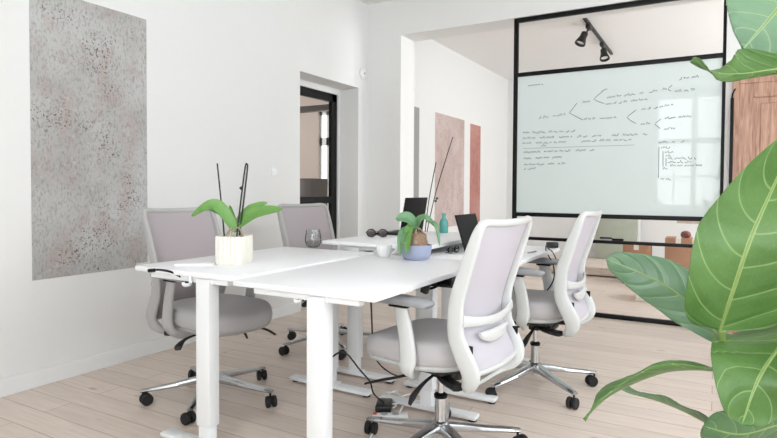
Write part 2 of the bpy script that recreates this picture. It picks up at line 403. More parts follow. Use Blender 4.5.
b2(bm, (wa, R3Y1+.05, zt-.08), (wb, R3Y1+.1, zt+.06)); b2(bm, (wa, R3Y1+.05, wz1-.07), (wb, R3Y1+.1, wz1)); b2(bm, (wa, R3Y1+.05, (zt+wz0)/2), (wb, R3Y1+.1, (zt+wz0)/2+.03))
struct('window_9', bm, TRIM)
area('daylight', (wc, R3Y1+.45, (wz0+wz1)/2), (-PI/2, 0, 0), wb-wa, wz1-wz0, 35, DAY)
area('daylight', (R3X+.25, 6.2, 2.0), (0, -PI/2, 0), 1.6, 2.4, 45, DAY)  # unseen fill lamp inside the adjoining room; its wall has no window
# ------------------------------------------------------------ glazed black door in the niche
DX = XL-.28
bm = bmesh.new()
y1 = onx(337, 150, DX).y; y0 = NY0-.35
fr = .065
b2(bm, (DX-.05, y1-.10, 0), (DX, y1, 2.29), .006); b2(bm, (DX-.05, y0, 0), (DX, y0+.10, 2.29), .006)
b2(bm, (DX-.05, y0, 2.20), (DX, y1, 2.29), .006); b2(bm, (DX-.05, y0+.1, 1.045), (DX, y1-.1, 1.12), .004); b2(bm, (DX-.05, y0+.1, 0), (DX, y1-.1, .14), .004)
door1 = struct('door_1', bm, BLACK)
bm = bmesh.new(); b2(bm, (DX-.03, y0+.1, .14), (DX-.022, y1-.1, 2.20)); link('pane', bm, GLASS, door1, False)
bm = bmesh.new()
b2(bm, (XL-.3, y0-.02, NZ), (DX+.01, NY1+.1, NZ+.1)); b2(bm, (XL-.34, y1, 0), (DX+.02, NY1+.12, NZ+.05)); b2(bm, (XL-.34, y0, 2.29), (DX+.02, y1, NZ+.05))
struct('trim_1', bm, WALL)
# things seen through it
cb = ony(311, 187, 6.6)
bm = bmesh.new(); b2(bm, (cb.x-.32, 6.6, 1.04), (cb.x+.09, 6.95, 1.3), .01); 
t = thing('storage_unit', 'dark grey cabinet seen through the glazed black door', 'cabinet', (cb.x-.1, 6.78, 0))
bm.free(); bm = bmesh.new(); b2(bm, (-.40, -.18, .06), (.14, .18, 1.36), .01); link('body', bm, CABG, t)
bm = bmesh.new(); b2(bm, (-.39, -.2, .1), (-.135, -.18, 1.32), .004); link('door', bm, CABG, t)
bm = bmesh.new(); b2(bm, (-.125, -.2, .1), (.13, -.18, 1.32), .004); link('door', bm, CABG, t)
bm = bmesh.new(); b2(bm, (-.38, -.16, 0), (.12, .16, .06)); link('plinth', bm, BLACK, t)
pa, pb = ony(296, 109, 6.4), ony(331, 103, 6.4)
bm = bmesh.new(); b2(bm, (R3X, 6.4, pa.z-.05), (XL-.34, 6.5, pa.z+.03)); struct('trim_2', bm, DARKW)
# ------------------------------------------------------------ exposed plaster patches and a plain grey strip on the left wall
def patch(name, poly, m, label):
    bm = bmesh.new()
    for X in (XL+.0005, XL+.004): pass
    f = [bm.verts.new((XL+.004, y, z)) for y, z in poly]; g = [bm.verts.new((XL+.0005, y, z)) for y, z in poly]
    bm.faces.new(f); bm.faces.new(g[::-1])
    for i in range(len(poly)): j = (i+1) % len(poly); bm.faces.new((f[i], f[j], g[j], g[i]))
    o = link(name, bm, m, None, False); tag(o, label, 'wall panel'); shift_origin(o, (XL, poly[0][0], poly[0][1]))
patch('plaster_panel', [(1.887, .645), (2.591, .645), (2.591, .672), (2.684, .672), (2.684, 2.40), (1.887, 2.40)], PL1, 'large grey speckled bare plaster panel on the left wall')
patch('plaster_panel', [(7.507, .64), (8.60, .64), (8.60, 2.325), (7.507, 2.325)], PL2, 'wide pale pinkish bare plaster panel beyond the white pier')
patch('plaster_panel', [(8.86, .66), (9.33, .66), (9.33, 2.30), (8.86, 2.30)], PL3, 'narrow reddish bare plaster panel farthest along the wall')
patch('plaster_panel', [(6.75, .64), (6.99, .64), (6.99, 2.32), (6.75, 2.32)], PATCHG, 'narrow plain grey panel just beyond the white pier')  # plain grey strip, set flat on the wall
# detector and wall switch
q = onx(363, 74, XL)
t = thing('motion_detector', 'small round white detector high on the wall above the niche corner', 'detector', (XL, 5.54, q.z))
AX = Matrix.Rotation(PI/2, 4, 'Y')
bm = bmesh.new(); lathe(bm, [(.062, 0), (.062, .02), (.05, .032), (.03, .036)], n=24, axis=AX); link('housing', bm, TRIM, t)
bm = bmesh.new(); lathe(bm, [(.012, .036), (.012, .04)], n=10, axis=AX); link('sensor_lens', bm, PADG, t)
q = onx(274, 172, XL)
t = thing('light_switch', 'small white light switch on the wall left of the niche', 'light switch', (XL, q.y, q.z))
bm = bmesh.new(); box(bm, (.006, 0, 0), (.012, .085, .085), .003); link('plate', bm, TRIM, t)
bm = bmesh.new(); box(bm, (.014, 0, 0), (.008, .05, .055), .002, Matrix.Rotation(.1, 3, 'Y')); link('rocker', bm, PAPER, t)
# ------------------------------------------------------------ black steel screen with glass board
FX0, FX1 = -1.79, .05; F = .042
YF = YP+.03
t = thing('partition_screen', 'black steel framed glazed screen standing in the wide opening', 'partition', ((FX0+FX1)/2, YF, 0))
cx = (FX0+FX1)/2
def fbar(name, x0, x1, z0, z1, m=BLACK, y0=-.02, y1=.02, bev=.002):
    bm = bmesh.new(); b2(bm, (x0-cx, y0, z0), (x1-cx, y1, z1), bev); return link(name, bm, m, t)
fbar('post', FX0-.01, FX0+F-.01, 0, 2.932); fbar('post', FX1-F+.02, FX1+.003, 0, 2.932)
fbar('rail', FX0+F-.01, FX1-F+.02, 2.932-F, 2.932); fbar('rail', FX0+F-.01, FX1-F+.02, 2.345, 2.385)
fbar('rail', FX0+F-.01, FX1-F+.02, .94, .98); fbar('rail', FX0+F-.01, FX1-F+.02, .705, .735); fbar('rail', FX0+F-.01, FX1-F+.02, 0, .04)
x0, x1 = FX0+F-.01, FX1-F+.02
bd = fbar('board', x0, x1, .98, 2.345, BOARD, -.006, .006, 0)
fbar('clear_pane', x0, x1, 2.385, 2.932-F, GLASS, -.003, .003, 0); fbar('clear_pane', x0, x1, .735, .94, GLASS, -.003, .003, 0); fbar('clear_pane', x0, x1, .04, .705, GLASS, -.003, .003, 0)
# handwriting on the board
INK = mat('marker_ink', (48, 52, 56), .6, var=.1)
bm = bmesh.new()
YI = YF-.0075
def wpt(x, y): return ony(x, y, YF-.006)
def stroke(pts, r=.0022):
    ps = [(p.x-cx, YI-YF, p.z) for p in pts]
    sweep(bm, [p+(r, r*.4) for p in ps], (0, 0, 1), n=4)
def scrib(x0, y0, x1, y1, h=1.5):
    """loose hand lettering between two points of the board"""
    a, b = wpt(x0, y0), wpt(x1, y1); L = (b-a).length; n = max(2, int(L/.0075)); x = 0; cur = []
    hh = h*.0056
    for i in range(n):
        if random.random() < .16 and len(cur) > 3:
            stroke(cur); cur = []; continue
        p = a.lerp(b, i/n); k = random.choice((1, 1, 1, 1.9, -.8))
        cur.append(Vector((p.x+random.uniform(-.003, .003), p.y, p.z+(hh*k if i % 2 else -hh*.5))))
    if len(cur) > 2: stroke(cur)
def line(*pts): stroke([wpt(*p) for p in pts])
scrib(539, 118, 549, 116.5); line((553, 116), (556, 115.6)); scrib(557, 115.5, 566, 114.5)
line((577, 103), (571, 111), (569, 112.5), (573, 115), (583, 120)); scrib(583, 102.5, 592, 101); scrib(584, 119.5, 596, 118.5); line((600, 118.5), (606, 118)); scrib(607, 118.5, 617, 117.2)
line((603, 91), (596, 97), (594, 99), (597, 101), (604, 103.5)); scrib(602, 90.5, 608, 89); scrib(607, 98, 622, 95.5); scrib(624, 95.5, 638, 93.5); scrib(640, 93.5, 645, 92.5); scrib(649, 92, 659, 90.5); scrib(663, 89.5, 668, 89); scrib(606, 104.5, 617, 103); scrib(619, 103, 628, 101.5); scrib(631, 101.2, 651, 99)
line((636, 110), (629, 115.5), (627, 117.5), (631, 121), (636, 123.5)); scrib(642, 109.5, 652, 108); scrib(654, 108, 664, 106.5); scrib(665, 106, 674, 104.5); scrib(641, 124.5, 652, 123.2)
line((672, 85), (669, 88), (668, 89.5), (671, 91)); scrib(679, 79.5, 690, 77.5); scrib(692, 77.5, 701, 76); scrib(675, 91.5, 682, 91); scrib(684, 91, 696, 89.5)
line((661, 119), (656, 123), (655, 124.5), (660, 128.5)); scrib(665, 118.5, 676, 117.5); scrib(679, 117.5, 692, 116.5); scrib(664, 129.5, 676, 128.5)
for (y, segs) in ((133, ((523, 530), (533, 547), (549, 564), (566, 577))), (138.5, ((523, 536), (540, 557), (559, 573), (577, 590), (592, 603), (612, 619), (623, 640), (643, 649))),
                  (143.5, ((523, 533), (536, 552), (554, 569), (581, 598), (600, 611), (614, 632))), (146, ((541, 547),)), (152.5, ((524, 541), (544, 558), (560, 571), (576, 588), (590, 595))), (158.5, ((524, 533), (536, 550), (552, 562))), (165, ((524, 545), (548, 555), (558, 566))), (169, ((524, 536),))):
    for a, b in segs: scrib(a, y-(a-523)*.035, b, y-(b-523)*.035)
stroke([wpt(523, 148.5), wpt(634, 145)], .0011)
scrib(659, 143, 668, 142); scrib(672, 142, 676, 142); scrib(681, 141.5, 685, 141.3)
line((659, 147), (658.5, 178)); scrib(661, 148, 671, 147.5); line((663, 151), (663, 167)); scrib(665, 152.5, 674, 152); scrib(666, 156, 672, 156)
line((666, 158), (666, 166)); scrib(668, 158.5, 697, 158.5); scrib(668, 162, 692, 162); scrib(670, 165.8, 703, 165.5); scrib(663, 169, 668, 169); scrib(661, 179, 674, 179.5)
scrib(528, 86, 544, 84, .9)
ink = link('handwriting', bm, INK, bd, False); ink.location = (0, 0, 0)
# small things lying on the middle rail
q = ony(606, 241, YF)
t = thing('board_eraser', 'black and grey board eraser lying on the middle rail', 'eraser', (q.x, YF, .735))
bm = bmesh.new(); box(bm, (0, 0, .022), (.11, .035, .014), .004); link('handle', bm, BLACK, t)
bm = bmesh.new(); box(bm, (0, 0, .0075), (.105, .033, .015), .003); link('felt', bm, PADG, t)
for (px, lab, m_) in ((617, 'small black marker pen on the middle rail beside the eraser', BLACK), (523.5, 'short black marker lying at the left end of the middle rail', BLACK)):
    q = ony(px, 240, YF); t = thing('marker_pen', lab, 'marker', (q.x, YF, .746))
    bm = bmesh.new(); AR = Matrix.Rotation(PI/2, 4, 'Y'); lathe(bm, [(.008, -.05), (.0095, -.045), (.0095, .02)], n=10, axis=AR); link('barrel', bm, m_, t)
    bm = bmesh.new(); lathe(bm, [(.0105, .02), (.0105, .05), (.006, .058)], n=10, axis=AR); link('cap', bm, BLACK, t)
# ------------------------------------------------------------ wooden door right of the screen
DX0 = .135
bm = bmesh.new()
b2(bm, (DX0-.03, YP-.045, 0), (DX0+.02, YP-.001, 2.16), .004); b2(bm, (DX0+.92, YP-.045, 0), (DX0+.97, YP-.001, 2.16), .004); b2(bm, (DX0+.02, YP-.045, 2.1), (DX0+.92, YP-.001, 2.16), .004)
for (a, b, c, d) in ((.02, .12, 0, 2.1), (.82, .92, 0, 2.1), (.12, .82, 1.98, 2.1), (.12, .82, 0, .2), (.12, .82, .95, 1.08)):
    b2(bm, (DX0+a, YP-.04, c), (DX0+b, YP-.004, d), .004)
b2(bm, (DX0+.1, YP-.022, .15), (DX0+.84, YP-.004, 2.0))
b2(bm, (DX0+.17, YP-.03, 1.13), (DX0+.77, YP-.015, 1.93), .008); b2(bm, (DX0+.17, YP-.03, .25), (DX0+.77, YP-.015, .9), .008)
dr = struct('door_2', bm, OAK)
bm = bmesh.new(); z0 = .3
b2(bm, (DX0-.045, YP-.10, z0), (DX0-.02, YP-.075, 1.98), .004)
tube(bm, [(DX0-.033, YP-.088, 1.96), (DX0-.03, YP-.06, 2.02), (DX0+.0, YP-.03, 2.08)], .007, 6); tube(bm, [(DX0-.033, YP-.088, .5), (DX0-.02, YP-.03, .5)], .007, 6)
link('door_bar', bm, BLACK, dr)
# ------------------------------------------------------------ ceiling track light in the far room
q0, q1 = onz(582, 11, CZ-.03), onz(609, 55, CZ-.03)
xm = (q0.x+q1.x)/2
t = thing('track_light', 'black ceiling track light with two spotlight heads', 'track light', (xm, (q0.y+q1.y)/2, CZ)); ym = (q0.y+q1.y)/2; hl = (q1.y-q0.y)/2
bm = bmesh.new(); b2(bm, (-.018, -hl, -.035), (.018, hl, 0), .003); link('track', bm, BLACK, t)
for (px, py, tilt) in ((593, 26, (-.09, -.10)), (604, 44, (.05, -.10))):
    q = onz(px, py, CZ-.05); y = q.y-ym
    bm = bmesh.new(); b2(bm, (-.028, y-.08, -.085), (.028, y+.08, -.035), .006); tube(bm, [(0, y, -.08), (tilt[0]*.4, y+tilt[1]*.4, -.15)], .012, 8, 1)
    h = link('lamp_arm', bm, BLACK, t)
    d = Vector((tilt[0], tilt[1], -.26)).normalized(); R = d.to_track_quat('Z', 'Y').to_matrix().to_4x4()
    bm = bmesh.new(); lathe(bm, [(.03, 0), (.042, .01), (.045, .08), (.068, .155), (.068, .17), (.056, .165), (.04, .11)], (tilt[0]*.4, y+tilt[1]*.4, -.13), 20, R); link('spot_head', bm, BLACK, t)
    bm = bmesh.new(); lathe(bm, [(.046, 0), (.046, .004)], Vector((tilt[0]*.4, y+tilt[1]*.4, -.13))+d*.14, 16, R); link('lamp_glass', bm, CERAM, t)
# ------------------------------------------------------------ things behind the screen
def carton(x0, x1, y0, y1, z0, z1, m, label, name='cardboard_box', cat='box', flaps=True):
    cxx, cyy = (x0+x1)/2, (y0+y1)/2
    t = thing(name, label, cat, (cxx, cyy, z0)); h = z1-z0; hx, hy = (x1-x0)/2, (y1-y0)/2
    bm = bmesh.new(); b2(bm, (-hx, -hy, 0), (hx, hy, h-.003), .003); link('body', bm, m, t)
    bm = bmesh.new(); b2(bm, (-hx, -hy, h-.003), (-.002, hy, h)); b2(bm, (.002, -hy, h-.003), (hx, hy, h)); link('lid_flap', bm, m, t)
    bm = bmesh.new(); b2(bm, (-.03, -hy-.001, h-.08), (.03, -hy, h)); b2(bm, (-.03, -hy, h), (.03, hy, h+.001)); link('tape', bm, CREAM, t)
    return t
YQ = 9.4
def zx(px, py, Y): q = ony(px, py, Y); return q.x, q.z
a = ony(589, 217, YQ); b = ony(620, 258, YQ)
t = thing('leaning_board', 'tall grey green board leaning against the far wall', 'board', ((a.x+b.x)/2, YB-.25, 0))
bm = bmesh.new(); box(bm, (0, .12, .52), (.68, .025, 1.04), .004, Matrix.Rotation(-.14, 3, 'X')); link('panel', bm, GREYW, t)
bm = bmesh.new(); box(bm, (.36, .12, .52), (.045, .035, 1.06), .004, Matrix.Rotation(-.14, 3, 'X')); link('edge_trim', bm, TRIM, t)
a = ony(623, 243, 7.9); b = ony(650, 243, 7.9)
carton(a.x, b.x, 7.9, 8.2, 0, a.z, CARD, 'tall brown cardboard box standing behind the glazed screen')
a = ony(665, 238, 8.0); b = ony(692, 238, 8.0)
carton(a.x, b.x, 8.0, 8.35, 0, a.z, CARD, 'brown cardboard box half hidden by the large green leaf')
a = ony(636, 289, 6.75); b = ony(672, 289, 6.75); q = onz(636, 301, 0)
t2 = carton(a.x, b.x, 6.72, 7.1, 0, .17, CREAM, 'low cream box on the floor just behind the screen')
q = ony(684, 233, 8.15)
a = ony(684, 237, 8.15)
bm = bmesh.new()
lathe(bm, [(.02, 0), (.05, .01), (.062, .04), (.05, .075), (.02, .09)], n=14, sq=3); o = link('leather_pouch', bm, mat('brown_leather', (120, 58, 48), .5, bump=.4, var=.1)); o.location = (a.x+.02, 8.16, ony(665, 238, 8.0).z); tag(o, 'small dark red brown pouch lying on a cardboard box', 'pouch')
# far low wooden bench running along the far room
a, b = onz(570, 289, 0), onz(636, 293, 0)
t = thing('wooden_platform', 'low pale wooden platform on the bare floor behind the screen', 'platform', (a.x/2+b.x/2-.2, 8.45, 0))
bm = bmesh.new(); b2(bm, (-.9, -.1, .10), (.62, .9, .13), .004); link('platform_top', bm, FLOOR, t)
bm = bmesh.new(); b2(bm, (-.9, -.1, .02), (.62, -.07, .10), .003); link('front_panel', bm, FLOOR, t)
bm = bmesh.new(); b2(bm, (-.88, -.06, 0), (-.84, .88, .10)); link('side_panel', bm, FLOOR, t)
bm = bmesh.new(); b2(bm, (.56, -.06, 0), (.6, .88, .10)); link('side_panel', bm, FLOOR, t)
a = ony(677, 219, YB); 
bm = bmesh.new(); b2(bm, (a.x, YB-.005, .66), (a.x+.6, YB-.001, .86)); o = link('plaster_panel', bm, PL2, None, False); tag(o, 'small low pinkish bare plaster panel on the far wall', 'wall panel')
# ------------------------------------------------------------ desks
def desk(x0, x1, y0, y1, top, lx, ly0, ly1, label, step=.12, crank=None):
    t = thing('standing_desk', label, 'desk', (lx, (ly0+ly1)/2, 0), 0, 'white standing desks'); ox, oy = lx, (ly0+ly1)/2
    B = lambda bm, lo, hi, bev=.003: b2(bm, (lo[0]-ox, lo[1]-oy, lo[2]), (hi[0]-ox, hi[1]-oy, hi[2]), bev)
    bm = bmesh.new(); B(bm, (x0, y0, top-.024), (x1, y1, top), .004); link('tabletop', bm, DESKW, t)
    for ly in (ly0, ly1):
        bm = bmesh.new(); B(bm, (lx-.042, ly-.032, step), (lx+.042, ly+.032, top-.03), .005)
        lg = link('leg', bm, STEELW, t)
        bm = bmesh.new(); B(bm, (lx-.034, ly-.025, .03), (lx+.034, ly+.025, step+.01), .004); link('inner_column', bm, STEELW, lg)
        bm = bmesh.new(); B(bm, (lx-.29, ly-.037, .012), (lx+.29, ly+.037, .036), .01); B(bm, (lx-.06, ly-.034, .034), (lx+.06, ly+.034, .042), .003); ft = link('foot', bm, STEELW, t)
        for s in (-1, 1):
            bm = bmesh.new(); lathe(bm, [(.022, 0), (.024, .006), (.016, .013)], (lx-ox+s*.26, ly-oy, 0), 14); link('foot_pad', bm, RUBBER, ft)
        bm = bmesh.new(); B(bm, (x0+.1, ly-.02, top-.05), (x1-.08, ly+.02, top-.024), .003)
        for s in (-.055, .055): lathe(bm, [(.006, 0), (.006, .003)], (lx-ox+s, ly-oy-.022, top-.045), 8, Matrix.Rotation(PI/2, 4, 'X'))
        link('bracket', bm, STEELW, t)
    bm = bmesh.new(); B(bm, (lx-.045, ly0+.02, top-.064), (lx-.015, ly1-.02, top-.03), .002); B(bm, (lx+.015, ly0+.02, top-.064), (lx+.045, ly1-.02, top-.03), .002); link('crossbeam', bm, STEELW, t)
    if crank:
        kx, ky = -ox, -oy; bm = bmesh.new(); C_ = lambda px, py, Y: tuple(ony(px, py, Y)+Vector((kx, ky, 0)))
        tube(bm, [C_(150, 270.5, 1.80), C_(160, 269.8, 1.80), C_(173, 272.5, 1.80), C_(186, 280, 1.83)], .006, 8)
        tube(bm, [C_(162, 271.5, 1.81), C_(174, 275.5, 1.82), C_(186, 281, 1.84)], .0045, 6)
        tube(bm, [C_(149, 270.6, 1.80), C_(156, 270, 1.80)], .0095, 8, 1); box(bm, Vector(C_(189, 277, 1.86)), (.05, .05, .05), .008)
        link('crank_handle', bm, BLACK, t)
        bm = bmesh.new(); tube(bm, [C_(190, 277, 1.80), C_(190, 284, 1.79), C_(184.5, 285, 1.79), C_(183, 282.5, 1.79)], .008, 8); link('hook', bm, STEELW, t)
    return t
def clip(t):
    bm = bmesh.new(); C2 = lambda px, py, Y: tuple(ony(px, py, Y)-t.location)
    tube(bm, [C2(301, 293, 1.79), C2(301, 300, 1.78), C2(296, 301.5, 1.78), C2(295, 298.5, 1.78)], .007, 6); link('hook', bm, STEELW, t)
    bm = bmesh.new(); box(bm, C2(303, 297, 1.82), (.035, .03, .03), .006); tube(bm, [C2(286, 291, 1.83), C2(294, 292, 1.82), C2(303, 297, 1.82)], .005, 6); link('crank_handle', bm, BLACK, t)
LX1, LX2 = -2.0, -1.34
desk(-2.465, -1.775, 1.797, 2.92, .822, LX1, 1.832, 2.785, 'white standing desk nearest the left wall, ribbed orchid pot on it', .12, (-2.41, 1.84))
d2 = desk(-1.768, -1.065, 1.757, 2.93, .814, LX2, 1.797, 2.77, 'white standing desk with the white cup and blue orchid pot')
clip(d2)
desk(-2.215, -1.475, 2.99, 4.15, .868, LX1, 3.06, 4.02, 'far white standing desk with sunglasses and an open laptop')
desk(-1.70, -.935, 2.935, 4.02, .808, LX2, 3.06, 3.86, 'white standing desk in front of the chair nearest the screen')
# ------------------------------------------------------------ office chairs (front = +Y)
BP = [(.365, -.19), (.39, -.245), (.42, -.282), (.455, -.300), (.50, -.288), (.55, -.260), (.60, -.238), (.66, -.226), (.72, -.232), (.78, -.248), (.86, -.275), (.95, -.307), (1.02, -.332), (1.06, -.348)]
def by(z):
    for (a, ya), (b, yb) in zip(BP, BP[1:]):
        if z <= b or b == BP[-1][0]:
            k = (z-a)/(b-a); k = max(-.3, min(1.2, k))
            return ya+(yb-ya)*k
def bys(z): return (by(z-.015)+by(z)+by(z+.015))/3
def bn(z):
    d = (bys(z+.01)-bys(z-.01))/.02; return Vector((0, 1, -d)).normalized()
def build_chair(label, net=NET, FRAMEG=FRAMEG):
    t = thing('office_chair', label, 'chair', group=None)
    # seat cushion
    bm = bmesh.new()
    def seatpt(r, th, z):
        c, s = math.cos(th), math.sin(th); n = 3.2
        k = 1/((abs(c)**n+abs(s)**n)**(1/n))
        x, y = .25*c*k*r, .262*s*k*r
        x *= 1-.10*(y < 0)*(y/.262)**2
        return Vector((x, y+.065, z))
    prof = [(.0, .452), (.80, .452), (.93, .458), (.985, .474), (1.0, .500), (.985, .528), (.94, .543), (.80, .552), (.5, .550), (.2, .548), (0.02, .548)]
    N = 40; rings = []
    for r, z in prof:
        ring = []
        for j in range(N):
            v = seatpt(max(r, .02), 2*PI*j/N, z)
            f = (v.y-.065)/.262
            v.z += (-.022*max(0, f-.35)**1.5*2 if f > .35 else 0) + (.02*f*f if f < 0 else 0)*(z > .5) + .012*(abs(v.x)/.25)**2*(z > .5)
            ring.append(bm.verts.new(v))
        rings.append(ring)
    for a, b in zip(rings, rings[1:]):
        for j in range(N): bm.faces.new((a[j], a[(j+1) % N], b[(j+1) % N], b[j]))
    bm.faces.new(rings[0][::-1]); bm.faces.new(rings[-1])
    link('seat', bm, SEATF, t, angle=80)
    bm = bmesh.new()
    pr = [(.02, .432), (.75, .432), (.93, .438), (.965, .452), (.93, .46), (.02, .46)]
    rings = [[bm.verts.new(seatpt(r, 2*PI*j/N, z-.02*max(0, (math.sin(2*PI*j/N)-.5)))) for j in range(N)] for r, z in pr]
    for a, b in zip(rings, rings[1:]):
        for j in range(N): bm.faces.new((a[j], a[(j+1) % N], b[(j+1) % N], b[j]))
    bm.faces.new(rings[0][::-1]); bm.faces.new(rings[-1]); link('seat_shell', bm, FRAMEG, t, angle=60)
    # backrest frame
    half = [(.0, .376, .010, .014), (.10, .378, .011, .014), (.165, .388, .018, .015), (.200, .42, .034, .017), (.214, .47, .043, .015), (.220, .54, .042, .015), (.222, .62, .038, .014), (.226, .75, .034, .0125), (.230, .88, .030, .012), (.232, .98, .026, .012), (.230, 1.045, .020, .014), (.205, 1.072, .014, .015), (.12, 1.070, .013, .015), (0, 1.068, .013, .015)]
    loop = half+[(-x, z, a, b) for x, z, a, b in half[-2:0:-1]]
    pts = []
    for x, z, a, b in loop:
        n = bn(z); cv = .030*(x/.226)**2
        pts.append((x, bys(z)+cv, z, a, b, n.x, n.y, n.z))
    bm = bmesh.new(); sweep(bm, cr(pts, 5, True), (0, 1, 0), True, 12, .7)
    for zz, aa in ((.458, .010),):
        sweep(bm, cr([(x, bys(zz)+.03*(x/.226)**2+.004, zz, aa, .012) for x in (-.21, -.1, 0, .1, .21)], 4), (0, 1, 0), n=8)
    bf = link('backrest_frame', bm, FRAMEG, t, angle=60)
    for s in (-1, 1):
        bm = bmesh.new(); b2(bm, (s*.213-.004, bys(.53)-.006, .50), (s*.213+.004, bys(.53)+.02, .58), .002); link('adjuster_slot', bm, BLACK, bf)
    # net
    bm = bmesh.new()
    def net_fn(u, v):
        z = .46+(1.062-.46)*v; x = (u-.5)*2*(.212+.012*min(1, max(0, (z-.6)/.3)))
        n = bn(z); cv = .030*(x/.226)**2+.004
        return Vector((x, bys(z)+cv, z)), n
    grid(bm, net_fn, 12, 34, .003); link('backrest_net', bm, net, t, angle=80)
    # lumbar support
    bm = bmesh.new()
    sweep(bm, cr([(x, bys(.665)-.012-.03*(1-(x/.226)**2), .665+dz, .006, h) for x, h, dz in ((-.226, .024, .012), (-.15, .02, 0), (-.07, .018, -.008), (0, .018, -.01), (.07, .018, -.008), (.15, .02, 0), (.226, .024, .012))], 4), (0, 1, 0), n=8, e=.7)
    def pad(u, v):
        th = (u-.5)*PI; x = .125*math.sin(th); z = .615-.055*math.cos(th)*v
        return Vector((x, bys(.61)-.034+.03*(x/.2)**2-.006*v*(1-v)*4, z)), Vector((0, 1, 0))
    grid(bm, pad, 16, 6, .008); link('lumbar_support', bm, FRAMEG, t, angle=70)
    # armrests
    for s in (-1, 1):
        bm = bmesh.new()
        sweep(bm, cr([(s*.06, .02, .418, .012, .03), (s*.18, .02, .418, .012, .03), (s*.245, .01, .425, .014, .03), (s*.275, .0, .455, .015, .034), (s*.280, -.012, .50, .015, .038), (s*.280, .0, .60, .0145, .035), (s*.280, .028, .716, .014, .033)], 5), (0, 0, 1) if 0 else (s, 0, .01), n=10, e=.6)
        ar = link('armrest', bm, FRAMEG, t, angle=60)
        bm = bmesh.new()
        box(bm, (s*.28, .03, .717), (.05, .09, .012), .004)
        link('pad_bracket', bm, BLACK, ar)
        bm = bmesh.new()
        sweep(bm, cr([(s*.28, -.12, .731, .010, .024), (s*.28, -.105, .736, .016, .040), (s*.28, .0, .741, .020, .048), (s*.28, .11, .739, .019, .050), (s*.277, .175, .734, .016, .042), (s*.274, .195, .729, .009, .024)], 5), (0, 0, 1), n=12, e=.7)
        link('arm_pad', bm, PADG, ar, angle=70)
    # mechanism, levers
    bm = bmesh.new(); box(bm, (0, .01, .408), (.21, .26, .04), .012); box(bm, (0, -.05, .385), (.12, .16, .035), .012); box(bm, (0, .0, .365), (.07, .07, .03), .01)
    box(bm, (0, .03, .425), (.34, .30, .028), .012)
    for s in (-1, 1):   # struts from the frame foot to the mechanism
        sweep(bm, cr([(s*.17, -.19, .385, .016, .03), (s*.12, -.10, .385, .014, .03), (s*.06, -.02, .40, .012, .03)], 4), (0, 0, 1), n=8, e=.7)
    me_ = link('tilt_mechanism', bm, BPLAS, t)
    for (pts_) in ([(-.08, .03, .40, .008, .008), (-.2, .07, .39, .006, .009), (-.26, .15, .37, .006, .013), (-.275, .22, .345, .005, .010)],
                   [(-.08, -.03, .395, .006, .006), (-.19, -.03, .375, .006, .010), (-.235, -.01, .33, .008, .024), (-.25, .0, .295, .006, .016)],
                   [(.08, .02, .40, .006, .006), (.2, .04, .392, .006, .01), (.26, .06, .37, .007, .022), (.27, .07, .35, .005, .014)]):
        bm = bmesh.new(); sweep(bm, cr(pts_, 5), (0, 0, 1), n=8); link('lever', bm, BPLAS, me_)
    bm = bmesh.new(); lathe(bm, [(.014, .22), (.014, .36)], n=16); gp = link('gas_column', bm, CHROME, t)
    bm = bmesh.new(); lathe(bm, [(.025, .075), (.027, .14), (.0265, .258)], n=20); link('column_sleeve', bm, CHROME, gp)
    bm = bmesh.new(); lathe(bm, [(.030, .255), (.031, .268), (.02, .276)], n=20); link('collar', bm, BLACK, gp)
    # star base
    bm = bmesh.new(); lathe(bm, [(.034, .088), (.042, .095), (.044, .13), (.034, .146), (.026, .15)], n=20); link('base_hub', bm, ALU, t)
    return t
def add_base(t, off):
    for k in range(5):
        th = off+2*PI*k/5; d = Vector((math.cos(th), math.sin(th), 0))
        bm = bmesh.new()
        pts = [(d.x*r, d.y*r, z, a, b) for r, z, a, b in ((.03, .118, .024, .032), (.10, .113, .020, .030), (.2, .100, .014, .026), (.33, .087, .010, .023), (.382, .082, .007, .018))]
        sweep(bm, cr(pts, 4), (0, 0, 1), n=8, e=.7); lg = link('leg', bm, ALU, t, angle=50)
        c = d*.37; ca = random.uniform(0, 2*PI); f = Vector((math.cos(ca), math.sin(ca), 0)); s = Vector((-f.y, f.x, 0))
        cc = c+f*.018
        R = s.to_track_quat('Z', 'Y').to_matrix().to_4x4()
        bm = bmesh.new(); lathe(bm, [(.006, .05), (.006, .083)], c, 8); box(bm, cc+Vector((0, 0, .036)), (.024, .03, .034), .008)
        for sg in (-1, 1):
            o = cc+s*(sg*.017)+Vector((0, 0, .032))
            lathe(bm, [(.014, -.011), (.028, -.011), (.032, -.006), (.032, .006), (.028, .011), (.014, .011)], o, 20, R)
        link('caster', bm, RUBBER, lg, angle=35)
def place(t, x, y, rz):
    t.location = (x, y, 0); t.rotation_euler = (0, 0, rz)
R_ = math.radians
CH = [(-2.48, 2.31, -96, 36, 'grey mesh office chair tucked against the ribbed orchid pot desk'),
      (-2.56, 3.53, -105, -3, 'grey mesh office chair farthest back, beside the glazed door niche'),
      (-1.075, 2.36, 83, 27, 'light grey office chair nearest the camera on the right'),
      (-.945, 3.46, 89, 15, 'light grey office chair pulled up nearest the black framed screen')]
for i, (x, y, rz, boff, lab) in enumerate(CH):
    c = build_chair(lab, *((NETG, FRAMEH) if i < 2 else (NET, FRAMEG))); add_base(c, R_(boff)); place(c, x, y, R_(rz)); c['group'] = 'mesh office chairs around the desks'
